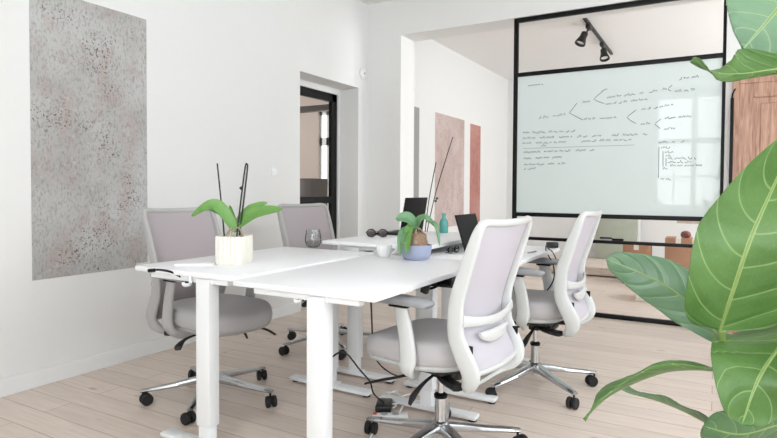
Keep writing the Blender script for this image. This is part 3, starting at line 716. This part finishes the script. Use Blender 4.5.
# ------------------------------------------------------------ orchid pots
def orchid_leaf(bm, base, mid, tip, wid, side, cup=.25):
    pts = cr([tuple(base), tuple(mid), tuple(tip)], 8); n = len(pts)-1
    def fn(u, v):
        k = v*n; i = min(n-1, int(k)); f = k-i; p = Vector(pts[i]).lerp(Vector(pts[i+1]), f)
        tg = (Vector(pts[min(n, i+1)])-Vector(pts[max(0, i-1)])).normalized()
        sd = (side-tg*side.dot(tg)).normalized(); nn = tg.cross(sd).normalized()
        if nn.z < 0: nn = -nn
        w_ = wid*(max(0, math.sin(PI*min(1, v*.97+.03)**.85))**.6*.9+.1*(1-v)); w_ = max(w_, .002)
        x = (u-.5)*2
        return p+sd*(x*w_)+nn*(abs(x)**1.3*w_*cup), nn
    grid(bm, fn, 6, 16, .0025, uv=True)
# pot 1
q = onz(234.5, 263.5, .822)
t = thing('orchid_pot', 'orchid in a cream ribbed square pot on the left desk', 'potted plant', (q.x, q.y, .822), R_(20))
s1 = .093; hp = .142
bm = bmesh.new()
N = 144; rings = []
for r, z in ((.0, .004), (.80, .004), (.92, 0), (.97, .004), (1.0, .012), (1, hp-.004), (.985, hp), (.93, hp), (.91, hp-.004), (.9, hp-.03)):
    ring = []
    for j in range(N):
        th = 2*PI*j/N; c_, s_ = math.cos(th), math.sin(th); rr = s1*.80/((abs(c_)**7+abs(s_)**7)**(1/7))*max(r, .01)
        if r > .95 and z > .01: rr *= 1+.03*math.cos(th*24)
        ring.append(bm.verts.new((rr*c_, rr*s_, z)))
    rings.append(ring)
for a, b in zip(rings, rings[1:]):
    for j in range(N): bm.faces.new((a[j], a[(j+1) % N], b[(j+1) % N], b[j]))
bm.faces.new(rings[-1]); bm.faces.new(rings[0][::-1]); link('pot', bm, CREAM, t, angle=50)
bm = bmesh.new(); lathe(bm, [(.06, hp-.031), (.062, hp-.018), (.03, hp-.008), (.004, hp-.004)], n=20); link('bark', bm, BARK, t)
rot = Matrix.Rotation(-R_(20), 3, 'Z')
def L(dx, dz, dd=0):   # offset right/up/towards-back seen in the photograph, in pot coordinates
    v = RT*dx+Vector((0, 0, dz))+Vector((FW.x, FW.y, 0))*dd; return rot @ v
bm = bmesh.new()
for k in range(9):
    a = random.uniform(0, 6.28); tube(bm, [L(0, hp+.03), Vector((math.cos(a)*.025, math.sin(a)*.025, hp+.02+random.random()*.02)), Vector((math.cos(a)*.05, math.sin(a)*.05, hp-.012))], .004, 6)
link('root', bm, ROOT, t)['kind'] = 'stuff'
def lside(a, up=.85, fw=.45):
    d = a[2]-a[0]; f_ = rot @ Vector((FW.x, FW.y, 0)); k = d.cross(f_).normalized()
    if k.z < 0: k = -k
    return (k*up+f_*fw).normalized()
for args, m_ in (((L(.01, hp+.02), L(-.085, hp+.155, -.03), L(-.2, hp+.10, -.05), .033), ORCH), ((L(.02, hp+.05), L(.11, hp+.115, .0), L(.245, hp+.135, -.02), .034), ORCH),
              ((L(.01, hp+.06), L(.07, hp+.135, .05), L(.15, hp+.165, .08), .022), ORCH), ((L(.01, hp+.04), L(-.02, hp+.10, .03), L(-.04, hp+.15, .06), .014), ORCH), ((L(.0, hp+.02), L(-.06, hp+.11, -.0), L(-.13, hp+.135, -.01), .018), ORCHD)):
    bm = bmesh.new(); orchid_leaf(bm, *args, lside(args)); link('leaf', bm, m_, t, angle=80)
for pts_ in ([L(-.05, hp-.02), L(-.065, hp+.15), L(-.086, hp+.365)], [L(.01, hp-.02), L(.032, hp+.17), L(.055, hp+.345), L(.064, hp+.36), L(.066, hp+.34), L(.05, hp+.2), L(.025, hp)]):
    bm = bmesh.new(); tube(bm, pts_, .0042, 6); link('stake', bm, STAKE, t)
bm = bmesh.new(); tube(bm, [L(.03, hp+.235), L(.04, hp+.245)], .009, 6, 1); link('clip', bm, STAKE, t)
# pot 2
q = ony(416, 253, 2.83); hp = .082
t = thing('orchid_pot', 'orchid in a round blue grey bowl on the near right desk', 'potted plant', (q.x, q.y, .814))
bm = bmesh.new(); lathe(bm, [(.062, 0), (.070, .004), (.084, .035), (.089, hp-.002), (.087, hp), (.082, hp), (.080, hp-.01), (.072, .03)], n=36); link('pot', bm, BLUEPOT, t)
bm = bmesh.new(); lathe(bm, [(.074, .04), (.078, hp-.01), (.066, hp-.004), (.062, hp+.02), (.058, hp+.055), (.04, hp+.068), (.01, hp+.072)], n=28)
for v in bm.verts: v.co += Vector((random.uniform(-1, 1), random.uniform(-1, 1), random.uniform(-1, 1)))*.0022
link('bark', bm, BARK, t)
rot = Matrix.Identity(3); hb = hp+.07
bm = bmesh.new()
for k in range(10):
    a = random.uniform(0, 6.28); tube(bm, [L(0, hb+.03), Vector((math.cos(a)*.035, math.sin(a)*.035, hb+.005)), Vector((math.cos(a)*.066, math.sin(a)*.066, hp+.01))], .0035, 6)
link('root', bm, ROOT, t)['kind'] = 'stuff'
for args, m_ in (((L(.005, hb+.02), L(-.05, hb+.08, -.04), L(-.115, hb+.075, -.07), .036), ORCHD), ((L(0, hb+.02), L(-.075, hb+.0, -.08), L(-.09, hp-.045, -.12), .026), ORCHD),
              ((L(0, hb+.02), L(-.04, hb+.02, -.07), L(-.055, hp-.04, -.125), .026), ORCH), ((L(0, hb+.02), L(.045, hb+.085, -.02), L(.115, hb+.02, -.04), .018), ORCHD), ((L(.06, hb+.06, -.02), L(.105, hb+.04, -.05), L(.125, hp-.0, -.06), .014), ORCHD),
              ((L(0, hb+.02), L(.02, hb+.07, .04), L(.06, hb+.09, .09), .02), ORCH)):
    bm = bmesh.new(); orchid_leaf(bm, *args, lside(args, .8, .5)); link('leaf', bm, m_, t, angle=80)
for pts_ in ([L(.05, hb), L(.07, .33), L(.108, .54)], [L(.06, hb), L(.11, .38), L(.2, .68)]):
    bm = bmesh.new(); tube(bm, pts_, .0028, 6); link('stake', bm, STAKE, t)
for px in ((.105, .17), (.112, .185)):
    bm = bmesh.new(); tube(bm, [L(px[0]-.004, hb+px[1]), L(px[0]+.008, hb+px[1]+.004)], .006, 6, 1); link('clip', bm, STAKE, t)
# ------------------------------------------------------------ small things on the desks
q = onz(316, 247, .822)
t = thing('drinking_glass', 'clear rounded tumbler with a little drink at the far edge of the left desk', 'glass', (q.x, q.y-.03, .822))
t.scale = (1.22, 1.22, 1.22)
bm = bmesh.new(); lathe(bm, [(.022, .001), (.034, .008), (.043, .03), (.044, .05), (.036, .095), (.034, .095), (.042, .05), (.041, .03), (.033, .011), (.02, .008)], n=28); link('bowl', bm, glass_mat('tumbler_glass', (.93, .94, .94), .15), t)
bm = bmesh.new(); lathe(bm, [(.032, .0125), (.0405, .03), (.0405, .034)], n=28); link('drink', bm, glass_mat('smoky_drink', (.86, .85, .85), .2), t)
q = onz(384, 257, .814)
t = thing('coffee_cup', 'white ceramic cup beside the blue grey orchid bowl', 'cup', (q.x, q.y, .814), YAW)
bm = bmesh.new(); lathe(bm, [(.026, 0), (.030, .004), (.040, .02), (.045, .045), (.046, .068), (.044, .069), (.042, .045), (.037, .02), (.02, .008)], n=32); link('bowl', bm, CERAM, t)
bm = bmesh.new(); tube(bm, [(.042, 0, .052), (.058, 0, .058), (.068, 0, .045), (.060, 0, .028), (.040, 0, .022)], .0048, 8); link('handle', bm, CERAM, t)
bm = bmesh.new(); lathe(bm, [(.039, .05), (.039, .052)], n=24); link('coffee', bm, mat('milky_coffee', (190, 160, 135), .3, var=.05), t)
q = onz(190, 265.5, .822)
bm = bmesh.new(); box(bm, (0, 0, .005), (.18, .11, .010), .002); o = link('notebook', bm, PAPER); o.location = (q.x+.0, q.y+.04, .822); o.rotation_euler = (0, 0, R_(30)); tag(o, 'flat white notebook at the left corner of the left desk', 'notebook')
# sunglasses
def glasses(name, loc, rz, label, frame, lens, wid=.135, hgt=.045, folded=True):
    t = thing(name, label, 'glasses', loc, rz)
    for s in (-1, 1):
        bm = bmesh.new(); sweep(bm, cr([(s*wid*.26+wid*.205*math.cos(a), 0, hgt*.5+.003+hgt*.5*math.sin(a), .002, .0025) for a in [2*PI*k/10 for k in range(10)]], 2, True), (0, 1, 0), True, 6)
        rim = link('rim', bm, frame, t)
        bm = bmesh.new(); lathe(bm, [(.001, 0), (.86, 0), (1.0, .0006), (.86, .0012), (.001, .0012)], n=20, axis=Matrix.Rotation(PI/2, 4, 'X'))
        for v in bm.verts: v.co = Vector((v.co.x*wid*.2+s*wid*.26, v.co.y, v.co.z*hgt*.49+hgt*.5+.003))
        link('lens', bm, lens, rim)
        bm = bmesh.new()
        if folded: tube(bm, [(s*wid*.48, 0, hgt*.7), (s*wid*.45, .012+.004*s, hgt*.55), (-s*wid*.1, .016+.004*s, hgt*.25), (-s*wid*.42, .016+.004*s, .006)], .0026, 6)
        else: tube(bm, [(s*wid*.48, 0, hgt*.7), (s*wid*.48, .09, hgt*.6), (s*wid*.45, .13, .006)], .0022, 6)
        link('temple', bm, frame, t)
    bm = bmesh.new(); tube(bm, [(-wid*.06, 0, hgt*.7), (0, -.002, hgt*.8), (wid*.06, 0, hgt*.7)], .0025, 6); link('bridge', bm, frame, t)
    return t
q = onz(377, 237.5, .868)
glasses('sunglasses', (q.x, q.y, .868), YAW-.05, 'dark tinted sunglasses lying on the far desk', BLACK, LENS, .155, .056)
q = onz(449, 250, .814)
glasses('spectacles', (-1.41, 3.27, .808), YAW+.9, 'thin black framed spectacles beside the blue orchid bowl', BLACK, GLASS, .14, .04)
# laptops
def laptop(loc, rz, w_, d_, h_, lean, label, deckm=SCREEN):
    """deck from y=-d_ (user side) to y=0 hinge; screen rises at the hinge, leaning back to +y"""
    t = thing('laptop', label, 'laptop', loc, rz)
    bm = bmesh.new(); box(bm, (0, -d_/2, .008), (w_, d_, .014), .004); dk = link('deck', bm, deckm, t)
    bm = bmesh.new(); box(bm, (0, -d_*.4, .0155), (w_*.88, d_*.45, .0015), .0005); link('keyboard', bm, RUBBER, dk)
    bm = bmesh.new(); box(bm, (0, -d_*.82, .0155), (w_*.3, d_*.24, .001)); link('trackpad', bm, PADG, dk)
    R = Matrix.Rotation(-lean, 3, 'X')
    bm = bmesh.new(); box(bm, R @ Vector((0, 0, h_/2))+Vector((0, .002, .014)), (w_, .008, h_), .003, R); ld = link('lid', bm, deckm, t)
    bm = bmesh.new(); box(bm, R @ Vector((0, -.0048, h_/2+.004))+Vector((0, .002, .014)), (w_*.93, .001, h_*.88), 0, R); link('display', bm, SCREEN, ld)
    bm = bmesh.new(); tube(bm, [(-w_*.4, 0, .012), (w_*.4, 0, .012)], .006, 8, 1); link('hinge', bm, BLACK, t)
    return t
laptop((-1.985, 3.80, .868), R_(-90), .36, .21, .265, .17, 'black laptop open on the far desk behind the sunglasses')
laptop((-1.315, 3.40, .808), R_(90), .34, .225, .235, .30, 'black laptop whose lid back shows beside the near chair backrest')
# teal glass
q = onz(434, 238, .868)
t = thing('glass_bottle', 'teal glass bottle behind the blue orchid bowl', 'bottle', (-1.83, 4.05, .868))
bm = bmesh.new(); lathe(bm, [(.03, 0), (.034, .006), (.034, .08), (.028, .10), (.014, .115), (.013, .135)], n=20); link('body', bm, TEAL, t)
bm = bmesh.new(); lathe(bm, [(.016, .133), (.016, .15), (.013, .153)], n=14); link('cap', bm, TEAL, t)
# pen and plug on desk 4
q = onz(526, 252, .808); q.x = -1.0
t = thing('pen', 'slim grey pen at the right edge of the far right desk', 'pen', (q.x, q.y-.03, .8125), R_(80))
AR = Matrix.Rotation(PI/2, 4, 'Y')
bm = bmesh.new(); lathe(bm, [(.001, -.06), (.0042, -.05), (.0042, .02)], n=8, axis=AR); link('barrel', bm, PADG, t)
bm = bmesh.new(); lathe(bm, [(.0048, .02), (.0048, .06)], n=8, axis=AR); link('cap', bm, ALU, t)
q = onz(549, 252, .82)
t = thing('charger_plug', 'black charger plug with cord on the right edge of the desk', 'charger', (-.965, 3.93, .808), R_(35))
iv = Matrix.Rotation(-R_(35), 3, 'Z'); W_ = lambda x, y, z: tuple(iv @ Vector((x+.965, y-3.93, z-.808)))
bm = bmesh.new(); box(bm, (0, 0, .022), (.075, .05, .04), .008); link('body', bm, BPLAS, t)
bm = bmesh.new(); tube(bm, [(-.03, 0, .02), W_(-.985, 3.84, .825), W_(-.95, 3.72, .80), W_(-.90, 3.70, .72), W_(-.90, 3.70, .62), W_(-.98, 3.74, .5)], .004, 6); link('cord', bm, BLACK, t)
bm = bmesh.new(); tube(bm, [(-.03, .01, .02), W_(-.97, 3.82, .82), W_(-.915, 3.76, .79), W_(-.88, 3.74, .70), W_(-.90, 3.75, .58), W_(-.98, 3.78, .48)], .0035, 6); link('cord', bm, BLACK, t)
# under-desk cable tray, hanging adapter
t = thing('cable_tray', 'black cable tray hanging under the back edge of the near right desk', 'cable tray', (-1.145, 2.56, .70))
bm = bmesh.new(); box(bm, (0, .05, .045), (.16, .30, .012), .004); box(bm, (-.075, .05, .065), (.01, .3, .045), .003); box(bm, (.075, .05, .065), (.01, .3, .045), .003); link('tray', bm, BPLAS, t)
bm = bmesh.new(); tube(bm, [(0, -.1, .07), (.02, -.14, .05), (-.01, -.2, .045), (-.04, -.26, .08)], .006, 6); link('cable', bm, BLACK, t)
q = P(425.5, 288, 2.62)
t = thing('power_adapter', 'small black power adapter hanging from the underside of the near right desk', 'adapter', (q.x, q.y, q.z))
bm = bmesh.new(); box(bm, (0, 0, 0), (.035, .03, .05), .006, Matrix.Rotation(.3, 3, 'Y')); link('body', bm, BPLAS, t)
bm = bmesh.new(); tube(bm, [(0, 0, .02), (.03, .02, .012), (.05, .04, .014), (.03, .05, .785-q.z)], .004, 6); link('cord', bm, BLACK, t)
bm = bmesh.new(); tube(bm, [(-.005, .0, .02), (-.015, .0, .025), (0, .0, .785-q.z)], .004, 6); link('cord', bm, BLACK, t)
# floor: adapter, extension socket, cords
q = onz(384, 405, .03)
t = thing('power_brick', 'black power brick on the floor beside the white extension socket', 'adapter', (q.x, q.y, 0), R_(25))
bm = bmesh.new(); box(bm, (0, 0, .024), (.085, .135, .046), .01); link('body', bm, BPLAS, t)
def O(px, py, z=.012): 
    v = onz(px, py, z); return v
inv = Matrix.Rotation(-R_(25), 3, 'Z')
def loc_(v): return inv @ (v-Vector((q.x, q.y, 0)))
bm = bmesh.new(); tube(bm, [loc_(Vector((LX2-.03, 1.9, .50))), loc_(P(344, 352, 2.5)), loc_(P(360, 370, 2.62)), loc_(P(370, 382, 2.7)), loc_(P(374, 394, 2.72)), (0, .04, .025)], .004, 6); link('cord', bm, BLACK, t)
q2 = onz(390, 415.5, .03)
t = thing('extension_socket', 'white multi-way extension socket with a red switch on the floor', 'power strip', (q2.x, q2.y, 0), R_(-58))
bm = bmesh.new(); box(bm, (0, 0, .02), (.055, .19, .038), .01); 
st = link('housing', bm, CERAM, t)
for k in (-.03, .03):
    bm = bmesh.new(); lathe(bm, [(.019, .0392), (.019, .0402)], (0, k, 0), 20); link('socket', bm, PADG, st)
bm = bmesh.new(); box(bm, (0, -.078, .041), (.018, .02, .008), .002); link('switch', bm, RED, st)
bm = bmesh.new()
wp = [O(380, 420), O(375, 430), O(370, 438, .01), O(366, 450, .006)]
tube(bm, [tuple(p) for p in wp], .005, 6)
wp = [O(398, 415, .03), O(403, 404, .02), O(398, 394, .03), O(386, 393, .02), O(388, 403, .03), O(400, 402, .02), O(396, 391, .03), O(384, 398, .02), O(393, 408, .02), O(401, 397, .02), O(412, 394, .014), O(424, 396, .02), O(440, 400, .01)]
tube(bm, [tuple(p) for p in wp], .0042, 6); o = link('cord', bm, CERAM, st); o.matrix_parent_inverse = (Matrix.Translation((q2.x, q2.y, 0)) @ Matrix.Rotation(R_(-58), 4, 'Z')).inverted()
bm = bmesh.new(); wp = [P(373.5, 352, 2.95), P(378, 362, 2.95), P(386, 370, 2.9), O(398, 376, .2), O(412, 376, .15), O(428, 377, .03), O(436, 372, .01)]
tube(bm, [tuple(onz(371, 300, .79))]+[tuple(p) for p in wp], .0038, 6); o = link('power_cord', bm, BLACK, d2); o.matrix_parent_inverse = Matrix.Translation(d2.location).inverted()
# ------------------------------------------------------------ fiddle-leaf fig close on the right
TR = P(842, 300, 1.06)
fig = thing('fiddle_leaf_fig', 'large leafy green house plant reaching in from the right edge', 'potted plant', (TR.x, TR.y, 0))
base = Vector((TR.x, TR.y, 0))
bm = bmesh.new(); lathe(bm, [(.13, 0), (.14, .01), (.17, .3), (.175, .32), (.165, .32), (.16, .27)], n=32); link('pot', bm, CERAM, fig)
bm = bmesh.new(); lathe(bm, [(.155, .22), (.155, .275), (.05, .285)], n=24); link('soil', bm, BARK, fig)
bm = bmesh.new(); tube(bm, [(0, 0, .25), (.02, .01, .6), (-.01, .0, 1.0), (.01, 0, 1.4), (0, 0, 1.75)], .014, 10); link('trunk', bm, STEM, fig)
def leaf(mid, side, prof, m, cup=.12, wave=.02, nw=3, ph=0, pet=None, asym=0, vw=None):
    """mid: (px,py,depth) control points base->tip; side: vector across the blade; prof: (v, halfwidth m)"""
    pts = cr([tuple(P(*p)-base) for p in mid], 8); n = len(pts)-1
    pr = cr([(a, b) for a, b in prof], 6)
    def wd(v):
        for (a, x), (b, y) in zip(pr, pr[1:]):
            if v <= b: return max(.0012, x+(y-x)*(v-a)/max(1e-6, b-a))
        return max(.0012, pr[-1][1])
    sides = side if isinstance(side, list) else [side, side]
    def fn(u, v):
        k = v*n; i = min(n-1, int(k)); f = k-i; p = Vector(pts[i]).lerp(Vector(pts[i+1]), f)
        tg = (Vector(pts[min(n, i+2)])-Vector(pts[max(0, i-1)])).normalized()
        s0 = sides[0].lerp(sides[1], v); sd = (s0-tg*s0.dot(tg)).normalized(); nn = tg.cross(sd).normalized()
        x = (u-.5)*2; w_ = wd(v)*(1+asym*x)
        return p+sd*(x*w_)+nn*(x*x*w_*cup+wave*math.sin(v*nw*2*PI+ph+(0 if x > 0 else 1.7))*abs(x)**1.5), nn
    bm = bmesh.new(); grid(bm, fn, 16, 44, .0016, uv=True); lf = link('leaf', bm, m, fig, angle=85)
    # raised midrib
    bm = bmesh.new(); mr = [tuple(Vector(p))+(.0032*(1-i/len(pts)*.8), .0032*(1-i/len(pts)*.8)) for i, p in enumerate(pts)]
    if pet: mr = [tuple(x)+(.004, .004) for x in cr([tuple(P(*pet)-base), tuple(Vector(pts[0]))], 6)][:-1]+mr
    sweep(bm, mr, (.1, .2, .9), n=6); link('midrib', bm, STEM, lf)
FX = Vector((FW.x, FW.y, 0)).normalized()
R1 = RT; U1 = Vector((0, 0, 1))
# big front leaf (tip up, out of frame)
leaf([(720, 330, .98), (733, 290, .95), (750, 240, .93), (772, 190, .95), (800, 130, 1.0)], (R1*.92+U1*.38-FX*.2), [(0, .010), (.05, .06), (.16, .092), (.3, .100), (.45, .100), (.62, .082), (.8, .06), (.94, .03), (1, .0)], FIG, -.10, .005, 2, pet=(724, 345, 1.0), asym=.18)
leaf([(722, 343, 1.1), (700, 313, 1.12), (668, 287, 1.14), (636, 271, 1.17), (606, 259, 1.2)], (U1*.8+R1*.5-FX*.2), [(0, .006), (.12, .026), (.3, .047), (.5, .05), (.66, .044), (.84, .03), (.94, .018), (1, .0)], FIGP, .15, .006, 2, .5, pet=(724, 345, 1.08))
leaf([(800, 322, .97), (780, 347, .93), (758, 380, .90), (742, 424, .90)], (R1*.9+U1*.45-FX*.1), [(0, .02), (.12, .085), (.35, .100), (.6, .078), (.8, .055), (.94, .03), (1, .0)], FIG, .08, .006, 2, 1.0)
leaf([(806, -40, 1.0), (788, -5, .98), (764, 25, .97), (742, 50, .97)], (R1*.85+U1*.5), [(0, .05), (.3, .085), (.55, .082), (.78, .062), (.93, .035), (1, 0)], FIGP, .1, .006, 2, .3)
leaf([(806, 66, .95), (772, 70, .93), (742, 74, .93), (715, 73, .95), (690, 62, .97)], [(FX*.75+U1*.62), (FX*.9+U1*.42)], [(0, .055), (.25, .06), (.5, .045), (.75, .028), (.9, .018), (1, .0)], FIG, -.3, .008, 1.5, 0)
E1 = ray(650, 385).normalized()
leaf([(722, 371, .97), (700, 369, .95), (668, 371, .92), (636, 382, .9), (606, 398, .88), (584, 420, .87)], [(E1+U1*.12), (E1+U1*.06)], [(0, .006), (.2, .03), (.45, .045), (.7, .04), (.88, .02), (1, 0)], FIG, -.22, .003, 2, 2, pet=(735, 380, 1.0))
leaf([(710, 424, 1.08), (685, 411, 1.06), (660, 401, 1.04), (638, 395, 1.02), (622, 389, 1.0)], [(E1-U1*.10), (E1+U1*.06)], [(0, .008), (.3, .028), (.6, .032), (.85, .015), (1, 0)], FIGD, -.25, .003, 2, 1, pet=(730, 420, 1.1))
leaf([(806, 415, 1.0), (776, 425, .97), (740, 434, .97), (704, 426, .98)], (U1*.85+R1*.1-FX*.5), [(0, .02), (.2, .06), (.45, .072), (.7, .066), (.88, .045), (.96, .025), (1, 0)], FIGD, .12, .006, 2, .9)
bm = bmesh.new()
tube(bm, [P(724, 345, 1.0)-base, P(716, 362, .99)-base, P(728, 380, 1.0)-base, P(780, 400, 1.04)-base, P(842, 420, 1.06)-base], .006, 8); link('petiole', bm, STEM, fig)
bm = bmesh.new()
tube(bm, [P(724, 345, 1.0)-base, P(722, 337, .99)-base, P(722, 330, .98)-base], .006, 8); link('petiole', bm, STEM, fig)
for (a_, b_) in (((800, 322, .97), (846, 345, 1.06)), ((806, -40, 1.0), (842, 10, 1.06)), ((806, 66, .95), (842, 110, 1.06)), ((806, 415, 1.0), (842, 440, 1.06))):
    p0, p1 = P(*a_)-base, P(*b_)-base; pt = Vector((.0, 0, p1.z))
    bm = bmesh.new(); tube(bm, [p0, (p0+pt)/2+Vector((0, 0, -.01)), pt+Vector((0, 0, -.03))], .0055, 8); link('petiole', bm, STEM, fig)
